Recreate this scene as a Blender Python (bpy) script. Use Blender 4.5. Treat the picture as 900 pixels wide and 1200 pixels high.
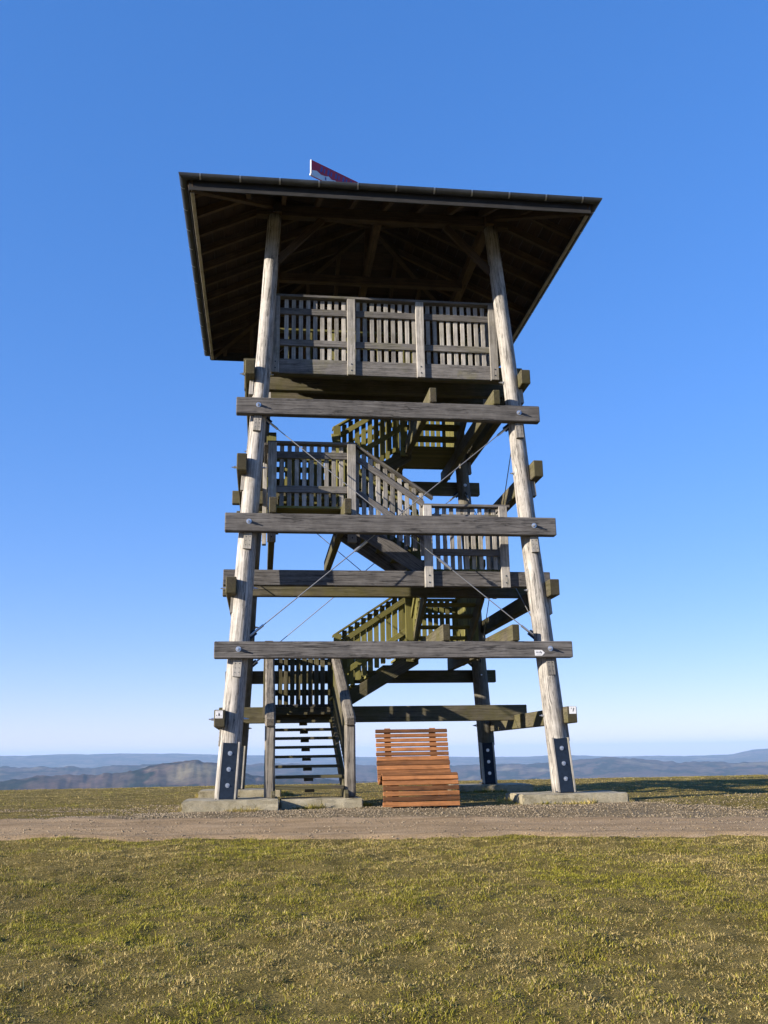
import bpy, bmesh, math, random
import numpy as np
from mathutils import Matrix, Vector

for o in list(bpy.data.objects):
    bpy.data.objects.remove(o, do_unlink=True)
scene = bpy.context.scene
col = scene.collection
random.seed(7)
rng = np.random.default_rng(11)

# ------------------------------------------------------------------ camera
CAM = (-2.0966, -17.2553, 0.6227)
yaw, pitch, roll = 0.1306, 0.2545, -0.0163
fw = Vector((math.sin(yaw)*math.cos(pitch), math.cos(yaw)*math.cos(pitch), math.sin(pitch)))
rt = Vector((math.cos(yaw), -math.sin(yaw), 0))
upv = rt.cross(fw)
rr = math.cos(roll)*rt + math.sin(roll)*upv
uu = -math.sin(roll)*rt + math.cos(roll)*upv
cd = bpy.data.cameras.new('camera')
cd.sensor_fit = 'HORIZONTAL'
cd.sensor_width = 36.0
cd.lens = 1093.39/900*36.0
cd.clip_start = 0.1
cd.clip_end = 60000
cam = bpy.data.objects.new('camera', cd)
col.objects.link(cam)
cam.matrix_world = Matrix(((rr.x, uu.x, -fw.x, CAM[0]), (rr.y, uu.y, -fw.y, CAM[1]), (rr.z, uu.z, -fw.z, CAM[2]), (0, 0, 0, 1)))
scene.camera = cam

# ------------------------------------------------------------------ sky and sun
PHI, EL = math.radians(67), math.radians(16.5)
world = bpy.data.worlds.new('World')
scene.world = world
world.use_nodes = True
wn = world.node_tree.nodes
wl = world.node_tree.links
sky = wn.new('ShaderNodeTexSky')
sky.sky_type = 'NISHITA'
sky.sun_disc = False
sky.sun_elevation = EL
sky.sun_rotation = math.pi + PHI
sky.altitude = 600
sky.air_density = 1.0
sky.dust_density = 0.1
sky.ozone_density = 4.0
bg = wn['Background']
bg.inputs['Strength'].default_value = 0.14
hs_ = wn.new('ShaderNodeHueSaturation')
hs_.inputs['Saturation'].default_value = 1.50
hs_.inputs['Value'].default_value = 1.22
tint_ = wn.new('ShaderNodeMix')
tint_.data_type = 'RGBA'
tint_.blend_type = 'MULTIPLY'
tint_.inputs[0].default_value = 1.0
tint_.inputs[7].default_value = (1.07, 0.965, 1.38, 1)
wl.new(sky.outputs[0], tint_.inputs[6])
gm_ = wn.new('ShaderNodeGamma')
gm_.inputs['Gamma'].default_value = 0.52
wl.new(tint_.outputs[2], gm_.inputs['Color'])
wl.new(gm_.outputs[0], hs_.inputs['Color'])
wl.new(hs_.outputs[0], bg.inputs['Color'])
sd = bpy.data.lights.new('sun', 'SUN')
sd.energy = 5.0
sd.angle = math.radians(0.53)
sd.color = (1.0, 0.90, 0.76)
sun = bpy.data.objects.new('sun', sd)
col.objects.link(sun)
tosun = Vector((-math.sin(PHI)*math.cos(EL), -math.cos(PHI)*math.cos(EL), math.sin(EL)))
sun.rotation_euler = tosun.to_track_quat('Z', 'Y').to_euler()
sun.location = tosun*60
scene.view_settings.view_transform = 'Standard'
scene.view_settings.look = 'None'
scene.view_settings.gamma = 1.0
scene.view_settings.exposure = 1.25
scene.render.engine = 'CYCLES'
scene.cycles.volume_bounces = 0
scene.cycles.max_bounces = 6

# ------------------------------------------------------------------ materials
def new_mat(name):
    m = bpy.data.materials.new(name)
    m.use_nodes = True
    nt = m.node_tree
    b = nt.nodes['Principled BSDF']
    return m, nt, b

def N(nt, typ, **kw):
    n = nt.nodes.new(typ)
    for k, v in kw.items():
        setattr(n, k, v)
    return n

def ramp(nt, stops):
    r = nt.nodes.new('ShaderNodeValToRGB')
    el = r.color_ramp.elements
    while len(el) < len(stops):
        el.new(0.5)
    for e, (p, c) in zip(el, stops):
        e.position = p
        e.color = (*c, 1)
    return r

def mixc(nt, fac, a, b, mode='MIX'):
    m = nt.nodes.new('ShaderNodeMix')
    m.data_type = 'RGBA'
    m.blend_type = mode
    for sock, v in ((m.inputs[0], fac), (m.inputs[6], a), (m.inputs[7], b)):
        if hasattr(v, 'is_linked'):
            nt.links.new(v, sock)
        elif isinstance(v, (int, float)):
            sock.default_value = v
        else:
            sock.default_value = (*v, 1)
    return m.outputs[2]

def wood(name, dark, light, algae=0.0, algae_col=(0.13, 0.12, 0.02), rough=0.85, crack=0.6, fine=60, vary=0.35, knots=True, big=0.45):
    m, nt, b = new_mat(name)
    L = nt.links
    tc = N(nt, 'ShaderNodeTexCoord')
    oi = N(nt, 'ShaderNodeObjectInfo')
    off = N(nt, 'ShaderNodeVectorMath', operation='SCALE')
    cmb = N(nt, 'ShaderNodeCombineXYZ')
    for i in range(3):
        L.new(oi.outputs['Random'], cmb.inputs[i])
    L.new(cmb.outputs[0], off.inputs[0])
    off.inputs['Scale'].default_value = 37.0
    add = N(nt, 'ShaderNodeVectorMath', operation='ADD')
    L.new(tc.outputs['Object'], add.inputs[0])
    L.new(off.outputs[0], add.inputs[1])
    # long grain, wobbling round knots
    wob = N(nt, 'ShaderNodeTexNoise')
    wob.inputs['Scale'].default_value = 1.3
    wob.inputs['Detail'].default_value = 2
    L.new(add.outputs[0], wob.inputs['Vector'])
    wsc = N(nt, 'ShaderNodeVectorMath', operation='SCALE')
    L.new(wob.outputs['Color'], wsc.inputs[0])
    wsc.inputs['Scale'].default_value = 0.045
    add2 = N(nt, 'ShaderNodeVectorMath', operation='ADD')
    L.new(add.outputs[0], add2.inputs[0])
    L.new(wsc.outputs[0], add2.inputs[1])
    mp = N(nt, 'ShaderNodeMapping')
    mp.inputs['Scale'].default_value = (1.6, fine, fine)
    L.new(add2.outputs[0], mp.inputs['Vector'])
    n1 = N(nt, 'ShaderNodeTexNoise')
    n1.inputs['Scale'].default_value = 1.0
    n1.inputs['Detail'].default_value = 5
    n1.inputs['Roughness'].default_value = 0.65
    L.new(mp.outputs[0], n1.inputs['Vector'])
    r1 = ramp(nt, [(0.3, dark), (0.7, light)])
    L.new(n1.outputs['Fac'], r1.inputs[0])
    # drying cracks along the grain
    mp2 = N(nt, 'ShaderNodeMapping')
    mp2.inputs['Scale'].default_value = (0.45, 19, 19)
    L.new(add2.outputs[0], mp2.inputs['Vector'])
    n2 = N(nt, 'ShaderNodeTexNoise')
    n2.inputs['Scale'].default_value = 1.0
    n2.inputs['Detail'].default_value = 6
    n2.inputs['Roughness'].default_value = 0.5
    L.new(mp2.outputs[0], n2.inputs['Vector'])
    r2 = ramp(nt, [(0.486, (0, 0, 0)), (0.498, (1, 1, 1)), (0.502, (1, 1, 1)), (0.514, (0, 0, 0))])
    L.new(n2.outputs['Fac'], r2.inputs[0])
    cm = N(nt, 'ShaderNodeMath', operation='MULTIPLY')
    L.new(r2.outputs[0], cm.inputs[0])
    cm.inputs[1].default_value = crack
    c = mixc(nt, cm.outputs[0], r1.outputs[0], tuple(x*0.22 for x in dark))
    mpb = N(nt, 'ShaderNodeMapping')
    mpb.inputs['Scale'].default_value = (0.22, 6.0, 6.0)
    L.new(add2.outputs[0], mpb.inputs['Vector'])
    nb = N(nt, 'ShaderNodeTexNoise')
    nb.inputs['Scale'].default_value = 1.0
    nb.inputs['Detail'].default_value = 7
    nb.inputs['Roughness'].default_value = 0.6
    L.new(mpb.outputs[0], nb.inputs['Vector'])
    rb = ramp(nt, [(0.488, (0, 0, 0)), (0.499, (1, 1, 1)), (0.501, (1, 1, 1)), (0.512, (0, 0, 0))])
    L.new(nb.outputs['Fac'], rb.inputs[0])
    bmul = N(nt, 'ShaderNodeMath', operation='MULTIPLY')
    L.new(rb.outputs[0], bmul.inputs[0])
    bmul.inputs[1].default_value = big
    c = mixc(nt, bmul.outputs[0], c, tuple(x*0.15 for x in dark))
    # blotches of weathering
    n3 = N(nt, 'ShaderNodeTexNoise')
    n3.inputs['Scale'].default_value = 3.1
    n3.inputs['Detail'].default_value = 6
    n3.inputs['Roughness'].default_value = 0.7
    L.new(add.outputs[0], n3.inputs['Vector'])
    r3 = ramp(nt, [(0.3, (0.62, 0.60, 0.58)), (0.65, (1.08, 1.06, 1.04))])
    L.new(n3.outputs['Fac'], r3.inputs[0])
    c = mixc(nt, 1.0, c, r3.outputs[0], 'MULTIPLY')
    if knots:
        mpk = N(nt, 'ShaderNodeMapping')
        mpk.inputs['Scale'].default_value = (2.2, 5.5, 5.5)
        L.new(add.outputs[0], mpk.inputs['Vector'])
        vk = N(nt, 'ShaderNodeTexVoronoi')
        vk.inputs['Scale'].default_value = 1.0
        L.new(mpk.outputs[0], vk.inputs['Vector'])
        rk = ramp(nt, [(0.05, (1, 1, 1)), (0.16, (0, 0, 0))])
        L.new(vk.outputs['Distance'], rk.inputs[0])
        km = N(nt, 'ShaderNodeMath', operation='MULTIPLY')
        L.new(rk.outputs[0], km.inputs[0])
        km.inputs[1].default_value = 0.55
        c = mixc(nt, km.outputs[0], c, tuple(x*0.6 for x in dark))
    if algae > 0:
        n4 = N(nt, 'ShaderNodeTexNoise')
        n4.inputs['Scale'].default_value = 2.0
        n4.inputs['Detail'].default_value = 5
        n4.inputs['Roughness'].default_value = 0.65
        L.new(add.outputs[0], n4.inputs['Vector'])
        hi = max(0.25, 0.78 - algae*0.55)
        r4 = ramp(nt, [(max(0.0, hi-0.22), (0, 0, 0)), (hi, (1, 1, 1))])
        L.new(n4.outputs['Fac'], r4.inputs[0])
        am = N(nt, 'ShaderNodeMath', operation='MULTIPLY')
        L.new(r4.outputs[0], am.inputs[0])
        am.inputs[1].default_value = min(0.9, 0.35 + algae*0.6)
        c = mixc(nt, am.outputs[0], c, algae_col)
    # each timber its own tone
    rv = N(nt, 'ShaderNodeMapRange')
    L.new(oi.outputs['Random'], rv.inputs['Value'])
    rv.inputs['To Min'].default_value = 1.0 - vary
    rv.inputs['To Max'].default_value = 1.0 + vary*0.55
    vv = N(nt, 'ShaderNodeVectorMath', operation='SCALE')
    L.new(c, vv.inputs[0])
    L.new(rv.outputs[0], vv.inputs['Scale'])
    sx_ = N(nt, 'ShaderNodeSeparateXYZ')
    L.new(tc.outputs['Normal'], sx_.inputs[0])
    ab = N(nt, 'ShaderNodeMath', operation='ABSOLUTE')
    L.new(sx_.outputs[0], ab.inputs[0])
    gt_ = N(nt, 'ShaderNodeMath', operation='GREATER_THAN')
    L.new(ab.outputs[0], gt_.inputs[0])
    gt_.inputs[1].default_value = 0.85
    eg = mixc(nt, gt_.outputs[0], (1, 1, 1), (0.55, 0.53, 0.50))
    fin = mixc(nt, 1.0, vv.outputs[0], eg, 'MULTIPLY')
    L.new(fin, b.inputs['Base Color'])
    b.inputs['Roughness'].default_value = rough
    b.inputs['Specular IOR Level'].default_value = 0.25
    bp = N(nt, 'ShaderNodeBump')
    bp.inputs['Strength'].default_value = 0.55
    bp.inputs['Distance'].default_value = 0.006
    hs = N(nt, 'ShaderNodeMath', operation='SUBTRACT')
    L.new(n1.outputs['Fac'], hs.inputs[0])
    L.new(cm.outputs[0], hs.inputs[1])
    L.new(hs.outputs[0], bp.inputs['Height'])
    L.new(bp.outputs[0], b.inputs['Normal'])
    return m

M = {}
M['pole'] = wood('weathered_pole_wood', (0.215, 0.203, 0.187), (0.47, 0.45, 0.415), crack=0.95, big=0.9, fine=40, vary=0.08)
M['pole_dark'] = wood('shaded_algae_pole_wood', (0.10, 0.092, 0.078), (0.21, 0.195, 0.17), algae=0.25, algae_col=(0.07, 0.065, 0.025), crack=0.75, fine=40, vary=0.08)  # rear poles: shade put into a darker base colour, plus algae blotches
M['beam'] = wood('grey_beam_wood', (0.070, 0.066, 0.064), (0.165, 0.157, 0.150), crack=0.8, vary=0.15, big=0.9)
M['post'] = wood('worn_post_wood', (0.125, 0.112, 0.092), (0.29, 0.265, 0.225), crack=0.8, vary=0.15, big=0.8)
M['beam_green'] = wood('algae_beam_wood', (0.062, 0.053, 0.036), (0.155, 0.138, 0.10), algae=0.34, algae_col=(0.080, 0.074, 0.016), crack=0.7, vary=0.2)
M['slat'] = wood('silver_slat_wood', (0.20, 0.192, 0.178), (0.44, 0.42, 0.385), algae=0.08, crack=0.5, fine=80, vary=0.38)
M['slat_green'] = wood('algae_slat_wood', (0.095, 0.082, 0.045), (0.22, 0.20, 0.13), algae=0.58, algae_col=(0.135, 0.128, 0.022), crack=0.5, fine=80, vary=0.35)
M['board'] = wood('grey_board_wood', (0.080, 0.076, 0.073), (0.185, 0.176, 0.167), algae=0.05, crack=0.6, vary=0.25)
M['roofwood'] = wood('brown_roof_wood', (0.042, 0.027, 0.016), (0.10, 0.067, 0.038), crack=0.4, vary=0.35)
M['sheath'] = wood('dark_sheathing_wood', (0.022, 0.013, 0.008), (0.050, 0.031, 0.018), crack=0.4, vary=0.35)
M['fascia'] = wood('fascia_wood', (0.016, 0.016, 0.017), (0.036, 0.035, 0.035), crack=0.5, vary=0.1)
M['bench'] = wood('oiled_bench_wood', (0.16, 0.066, 0.024), (0.42, 0.180, 0.064), rough=0.7, crack=0.35, fine=70, vary=0.6)

def plain(name, colr, rough=0.5, metal=0.0, nscale=30, namp=0.25):
    m, nt, b = new_mat(name)
    L = nt.links
    tc = N(nt, 'ShaderNodeTexCoord')
    n = N(nt, 'ShaderNodeTexNoise')
    n.inputs['Scale'].default_value = nscale
    n.inputs['Detail'].default_value = 5
    L.new(tc.outputs['Object'], n.inputs['Vector'])
    r = ramp(nt, [(0.3, tuple(x*(1-namp) for x in colr)), (0.7, tuple(min(1, x*(1+namp)) for x in colr))])
    L.new(n.outputs['Fac'], r.inputs[0])
    L.new(r.outputs[0], b.inputs['Base Color'])
    b.inputs['Roughness'].default_value = rough
    b.inputs['Metallic'].default_value = metal
    return m

M['zinc'] = plain('aged_zinc', (0.05, 0.053, 0.056), 0.5, 0.6, 6)
M['steel'] = plain('bright_steel', (0.55, 0.56, 0.58), 0.35, 0.9, 50, 0.15)
M['plate'] = plain('dark_steel_plate', (0.013, 0.021, 0.036), 0.5, 0.15, 20)
M['plate'].node_tree.nodes['Principled BSDF'].inputs['Specular IOR Level'].default_value = 0.15
M['cable'] = plain('steel_cable', (0.30, 0.30, 0.30), 0.45, 0.7, 50, 0.15)
M['white'] = plain('white_sign_plate', (0.6, 0.6, 0.6), 0.5, 0, 12, 0.05)
M['black'] = plain('black_print', (0.02, 0.02, 0.02), 0.6, 0, 12, 0.05)
M['grey'] = plain('grey_print', (0.25, 0.25, 0.27), 0.6, 0, 12, 0.05)
M['red'] = plain('red_sign_paint', (0.36, 0.006, 0.022), 0.45, 0, 8, 0.12)
M['blue'] = plain('blue_sign_print', (0.05, 0.055, 0.22), 0.5, 0, 8, 0.1)
M['pale'] = plain('pale_sign_print', (0.50, 0.58, 0.62), 0.5, 0, 8, 0.08)
M['roofing'] = plain('dark_roofing', (0.05, 0.05, 0.055), 0.8, 0, 12, 0.3)
M['stone'] = None

def concrete():
    m, nt, b = new_mat('aged_concrete')
    L = nt.links
    tc = N(nt, 'ShaderNodeTexCoord')
    n = N(nt, 'ShaderNodeTexNoise')
    n.inputs['Scale'].default_value = 4
    n.inputs['Detail'].default_value = 8
    n.inputs['Roughness'].default_value = 0.7
    L.new(tc.outputs['Object'], n.inputs['Vector'])
    r = ramp(nt, [(0.28, (0.12, 0.10, 0.05)), (0.45, (0.27, 0.235, 0.155)), (0.7, (0.40, 0.355, 0.255))])
    L.new(n.outputs['Fac'], r.inputs[0])
    n2 = N(nt, 'ShaderNodeTexNoise')
    n2.inputs['Scale'].default_value = 90
    n2.inputs['Detail'].default_value = 3
    L.new(tc.outputs['Object'], n2.inputs['Vector'])
    r2 = ramp(nt, [(0.3, (0.65, 0.65, 0.65)), (0.6, (1.05, 1.05, 1.05))])
    L.new(n2.outputs['Fac'], r2.inputs[0])
    c = mixc(nt, 1.0, r.outputs[0], r2.outputs[0], 'MULTIPLY')
    L.new(c, b.inputs['Base Color'])
    b.inputs['Roughness'].default_value = 0.95
    bp = N(nt, 'ShaderNodeBump')
    bp.inputs['Distance'].default_value = 0.01
    bp.inputs['Strength'].default_value = 0.7
    ad = N(nt, 'ShaderNodeMath', operation='ADD')
    L.new(n.outputs['Fac'], ad.inputs[0])
    L.new(n2.outputs['Fac'], ad.inputs[1])
    L.new(ad.outputs[0], bp.inputs['Height'])
    L.new(bp.outputs[0], b.inputs['Normal'])
    return m
M['concrete'] = concrete()

def earth(name, cols, scale=3.0, fine=60.0, bump=0.02, stretch=(1, 1, 1)):
    m, nt, b = new_mat(name)
    L = nt.links
    g = N(nt, 'ShaderNodeNewGeometry')
    n = N(nt, 'ShaderNodeTexNoise')
    n.inputs['Scale'].default_value = scale
    n.inputs['Detail'].default_value = 9
    n.inputs['Roughness'].default_value = 0.72
    mpe = N(nt, 'ShaderNodeMapping')
    mpe.inputs['Scale'].default_value = stretch
    mpe.inputs['Rotation'].default_value = (0, 0, 0.13)
    L.new(g.outputs['Position'], mpe.inputs['Vector'])
    L.new(mpe.outputs[0], n.inputs['Vector'])
    k = len(cols)
    r = ramp(nt, [(0.28 + 0.44*i/(k-1), c) for i, c in enumerate(cols)])
    L.new(n.outputs['Fac'], r.inputs[0])
    n2 = N(nt, 'ShaderNodeTexNoise')
    n2.inputs['Scale'].default_value = fine
    n2.inputs['Detail'].default_value = 4
    n2.inputs['Roughness'].default_value = 0.7
    L.new(g.outputs['Position'], n2.inputs['Vector'])
    r2 = ramp(nt, [(0.3, (0.5, 0.5, 0.5)), (0.65, (1.25, 1.25, 1.25))])
    L.new(n2.outputs['Fac'], r2.inputs[0])
    c = mixc(nt, 1.0, r.outputs[0], r2.outputs[0], 'MULTIPLY')
    L.new(c, b.inputs['Base Color'])
    b.inputs['Roughness'].default_value = 1.0
    b.inputs['Specular IOR Level'].default_value = 0.1
    bp = N(nt, 'ShaderNodeBump')
    bp.inputs['Distance'].default_value = bump
    bp.inputs['Strength'].default_value = 0.9
    L.new(n2.outputs['Fac'], bp.inputs['Height'])
    L.new(bp.outputs[0], b.inputs['Normal'])
    return m
M['ground'] = earth('turf_soil', [(0.045, 0.036, 0.011), (0.14, 0.110, 0.030), (0.21, 0.162, 0.050), (0.28, 0.213, 0.076)], 4.0, 60, 0.05)
M['track'] = earth('packed_earth', [(0.18, 0.124, 0.068), (0.32, 0.225, 0.127), (0.42, 0.308, 0.19)], 3.0, 70, 0.014, (0.22, 1.4, 1))
M['gravel'] = earth('gravel_bed', [(0.13, 0.095, 0.052), (0.19, 0.145, 0.085), (0.25, 0.20, 0.13)], 5, 110, 0.015)

def attr_mat(name, rough=0.8, trans=0.0):
    m, nt, b = new_mat(name)
    a = N(nt, 'ShaderNodeVertexColor', layer_name='tint')
    nt.links.new(a.outputs['Color'], b.inputs['Base Color'])
    b.inputs['Roughness'].default_value = rough
    b.inputs['Specular IOR Level'].default_value = 0.2
    if trans > 0:
        t = N(nt, 'ShaderNodeBsdfTranslucent')
        nt.links.new(a.outputs['Color'], t.inputs['Color'])
        mx = N(nt, 'ShaderNodeMixShader')
        mx.inputs[0].default_value = trans
        nt.links.new(b.outputs[0], mx.inputs[1])
        nt.links.new(t.outputs[0], mx.inputs[2])
        nt.links.new(mx.outputs[0], nt.nodes['Material Output'].inputs[0])
    return m
M['grass'] = attr_mat('grass_blades', 0.6, 0.3)
M['pebble'] = attr_mat('pebbles', 0.9)

def hill_mat():
    m, nt, b = new_mat('wooded_hills')
    L = nt.links
    g = N(nt, 'ShaderNodeNewGeometry')
    n = N(nt, 'ShaderNodeTexNoise')
    n.inputs['Scale'].default_value = 0.0030
    n.inputs['Detail'].default_value = 6
    n.inputs['Roughness'].default_value = 0.6
    L.new(g.outputs['Position'], n.inputs['Vector'])
    r = ramp(nt, [(0.40, (0.085, 0.056, 0.044)), (0.47, (0.055, 0.044, 0.032)), (0.50, (0.010, 0.017, 0.010)), (0.54, (0.014, 0.020, 0.012)), (0.57, (0.080, 0.053, 0.042)), (0.66, (0.15, 0.125, 0.075))])
    L.new(n.outputs['Fac'], r.inputs[0])
    n2 = N(nt, 'ShaderNodeTexNoise')
    n2.inputs['Scale'].default_value = 0.02
    n2.inputs['Detail'].default_value = 5
    n2.inputs['Roughness'].default_value = 0.75
    L.new(g.outputs['Position'], n2.inputs['Vector'])
    r2 = ramp(nt, [(0.35, (0.45, 0.45, 0.45)), (0.65, (1.3, 1.3, 1.3))])
    L.new(n2.outputs['Fac'], r2.inputs[0])
    c = mixc(nt, 1.0, r.outputs[0], r2.outputs[0], 'MULTIPLY')
    L.new(c, b.inputs['Base Color'])
    b.inputs['Roughness'].default_value = 1.0
    b.inputs['Specular IOR Level'].default_value = 0.0
    return m
M['hills'] = hill_mat()

# ------------------------------------------------------------------ mesh helpers
W = {}            # object -> world matrix

def link(name, mesh, mat, parent=None, mw=None, label=None, cat=None, group=None, kind=None):
    o = bpy.data.objects.new(name, mesh)
    col.objects.link(o)
    mw = mw.copy() if mw is not None else Matrix.Identity(4)
    W[o] = mw
    if parent is not None:
        o.parent = parent
        o.matrix_basis = W[parent].inverted() @ mw
    else:
        o.matrix_basis = mw
    if mesh is not None and mat is not None and len(mesh.materials) == 0:
        mesh.materials.append(mat)
    if label:
        o['label'] = label
    if cat:
        o['category'] = cat
    if group:
        o['group'] = group
    if kind:
        o['kind'] = kind
    return o

def empty(name, loc, label, cat, group=None):
    return link(name, None, None, None, Matrix.Translation(loc), label, cat, group)

CACHE = {}
def box_mesh(lx, ly, lz, mat, bev=0.006):
    key = ('b', round(lx, 3), round(ly, 3), round(lz, 3), mat.name, bev)
    if key in CACHE:
        return CACHE[key]
    bm = bmesh.new()
    bmesh.ops.create_cube(bm, size=1.0)
    bmesh.ops.scale(bm, vec=(lx, ly, lz), verts=bm.verts)
    if bev > 0:
        bmesh.ops.bevel(bm, geom=bm.edges[:], offset=min(bev, 0.3*min(lx, ly, lz)), segments=1, affect='EDGES')
    me = bpy.data.meshes.new('box')
    bm.to_mesh(me)
    bm.free()
    me.materials.append(mat)
    CACHE[key] = me
    return me

def frame(p0, p1, up=(0, 0, 1)):
    p0, p1, up = Vector(p0), Vector(p1), Vector(up)
    x = (p1-p0).normalized()
    y = up.cross(x)
    if y.length < 1e-4:
        y = Vector((0, 1, 0)).cross(x)
    y.normalize()
    z = x.cross(y)
    c = (p0+p1)/2
    return Matrix(((x.x, y.x, z.x, c.x), (x.y, y.y, z.y, c.y), (x.z, y.z, z.z, c.z), (0, 0, 0, 1)))

def beam(name, p0, p1, w, h, mat, parent=None, up=(0, 0, 1), bev=0.008, **kw):
    """timber from p0 to p1: w across, h along 'up'; local X runs with the grain"""
    ln = (Vector(p1)-Vector(p0)).length
    return link(name, box_mesh(ln, w, h, mat, bev), mat, parent, frame(p0, p1, up), **kw)

def board(name, p0, p1, h, t, mat, parent=None, bev=0.004, **kw):
    """sloping board with plumb-cut ends: centre line p0-p1, h tall (vertical), t thick"""
    p0, p1 = Vector(p0), Vector(p1)
    mw = frame(p0, p1)
    d = p1-p0
    n = Vector((-d.y, d.x, 0)).normalized()*t/2
    v = Vector((0, 0, h/2))
    inv = mw.inverted()
    cs = [inv @ (p+sv*v+sn*n) for p in (p0, p1) for sv in (-1, 1) for sn in (-1, 1)]
    bm = bmesh.new()
    vs = [bm.verts.new(c) for c in cs]
    for f in ((0, 1, 3, 2), (4, 6, 7, 5), (0, 4, 5, 1), (2, 3, 7, 6), (0, 2, 6, 4), (1, 5, 7, 3)):
        bm.faces.new([vs[i] for i in f])
    bmesh.ops.recalc_face_normals(bm, faces=bm.faces)
    if bev > 0:
        bmesh.ops.bevel(bm, geom=bm.edges[:], offset=bev, segments=1, affect='EDGES')
    me = bpy.data.meshes.new('board')
    bm.to_mesh(me)
    bm.free()
    return link(name, me, mat, parent, mw, **kw)

def poly_prism(pts, t):
    """flat outline in local XZ, extruded t along local -Y (front face at y=-t)"""
    bm = bmesh.new()
    a = [bm.verts.new((x, 0, z)) for x, z in pts]
    b = [bm.verts.new((x, -t, z)) for x, z in pts]
    n = len(pts)
    bm.faces.new(a)
    bm.faces.new(list(reversed(b)))
    for i in range(n):
        bm.faces.new((a[i], b[i], b[(i+1) % n], a[(i+1) % n]))
    bmesh.ops.recalc_face_normals(bm, faces=bm.faces)
    me = bpy.data.meshes.new('prism')
    bm.to_mesh(me)
    bm.free()
    return me

def cyl_mesh(r, ln, seg=12, mat=None, key=None):
    k = ('c', round(r, 4), round(ln, 4), seg, mat.name if mat else '')
    if k in CACHE:
        return CACHE[k]
    bm = bmesh.new()
    bmesh.ops.create_cone(bm, cap_ends=True, segments=seg, radius1=r, radius2=r, depth=ln)
    bmesh.ops.rotate(bm, verts=bm.verts, matrix=Matrix.Rotation(math.pi/2, 3, 'Y'))
    me = bpy.data.meshes.new('rod')
    bm.to_mesh(me)
    bm.free()
    if mat:
        me.materials.append(mat)
    if seg > 8:
        for p in me.polygons:
            p.use_smooth = len(p.vertices) == 4
    CACHE[k] = me
    return me

def rod(name, p0, p1, r, mat, parent=None, seg=8, **kw):
    ln = (Vector(p1)-Vector(p0)).length
    return link(name, cyl_mesh(r, ln, seg, mat), mat, parent, frame(p0, p1), **kw)

def bolt_mesh():
    if 'bolt' in CACHE:
        return CACHE['bolt']
    bm = bmesh.new()
    bmesh.ops.create_cone(bm, cap_ends=True, segments=16, radius1=0.042, radius2=0.042, depth=0.010)
    bmesh.ops.create_cone(bm, cap_ends=True, segments=6, radius1=0.022, radius2=0.022, depth=0.05, matrix=Matrix.Translation((0, 0, 0.028)))
    bmesh.ops.create_cone(bm, cap_ends=True, segments=8, radius1=0.012, radius2=0.010, depth=0.05, matrix=Matrix.Translation((0, 0, 0.065)))
    bmesh.ops.rotate(bm, verts=bm.verts, matrix=Matrix.Rotation(math.pi/2, 3, 'Y'))
    me = bpy.data.meshes.new('bolt')
    bm.to_mesh(me)
    bm.free()
    me.materials.append(M['steel'])
    CACHE['bolt'] = me
    return me

def bolt(p, d, parent, s=1.0, flat=1.0):
    d = Vector(d).normalized()
    m = frame(Vector(p), Vector(p)+d)
    m.translation = Vector(p)
    return link('bolt', bolt_mesh(), M['steel'], parent, m @ Matrix.Diagonal((s*flat, s, s, 1)))

# ------------------------------------------------------------------ terrain
def hashn(ix, iy, seed):
    h = (ix.astype(np.int64)*374761393 + iy.astype(np.int64)*668265263 + seed*1442695041) & 0xffffffff
    h = ((h ^ (h >> 13))*1274126177) & 0xffffffff
    return ((h ^ (h >> 16)) & 0xffff)/65535.0

def vnoise(x, y, seed=0):
    x = np.asarray(x, float)
    y = np.asarray(y, float)
    ix, iy = np.floor(x), np.floor(y)
    fx, fy = x-ix, y-iy
    fx = fx*fx*(3-2*fx)
    fy = fy*fy*(3-2*fy)
    a = hashn(ix, iy, seed)
    b = hashn(ix+1, iy, seed)
    c = hashn(ix, iy+1, seed)
    d = hashn(ix+1, iy+1, seed)
    return (a*(1-fx)+b*fx)*(1-fy)+(c*(1-fx)+d*fx)*fy

def fbm(x, y, seed=0, oct=4):
    s, a, t = 0, 0.5, 0
    for i in range(oct):
        s = s + a*vnoise(x*2**i, y*2**i, seed+i*17)
        t += a
        a *= 0.55
    return s/t

def track_near(x):
    return -5.85 - 0.13*x + 0.34*(fbm(x*1.1, x*0+3, 5)-0.5) + 0.16*(fbm(x*6, x*0+4, 15)-0.5)

def track_far(x):
    return -4.25 - 0.13*x + 0.5*(fbm(x*0.8, x*0+9, 6)-0.5) + 0.22*(fbm(x*5, x*0+5, 16)-0.5)

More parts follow.
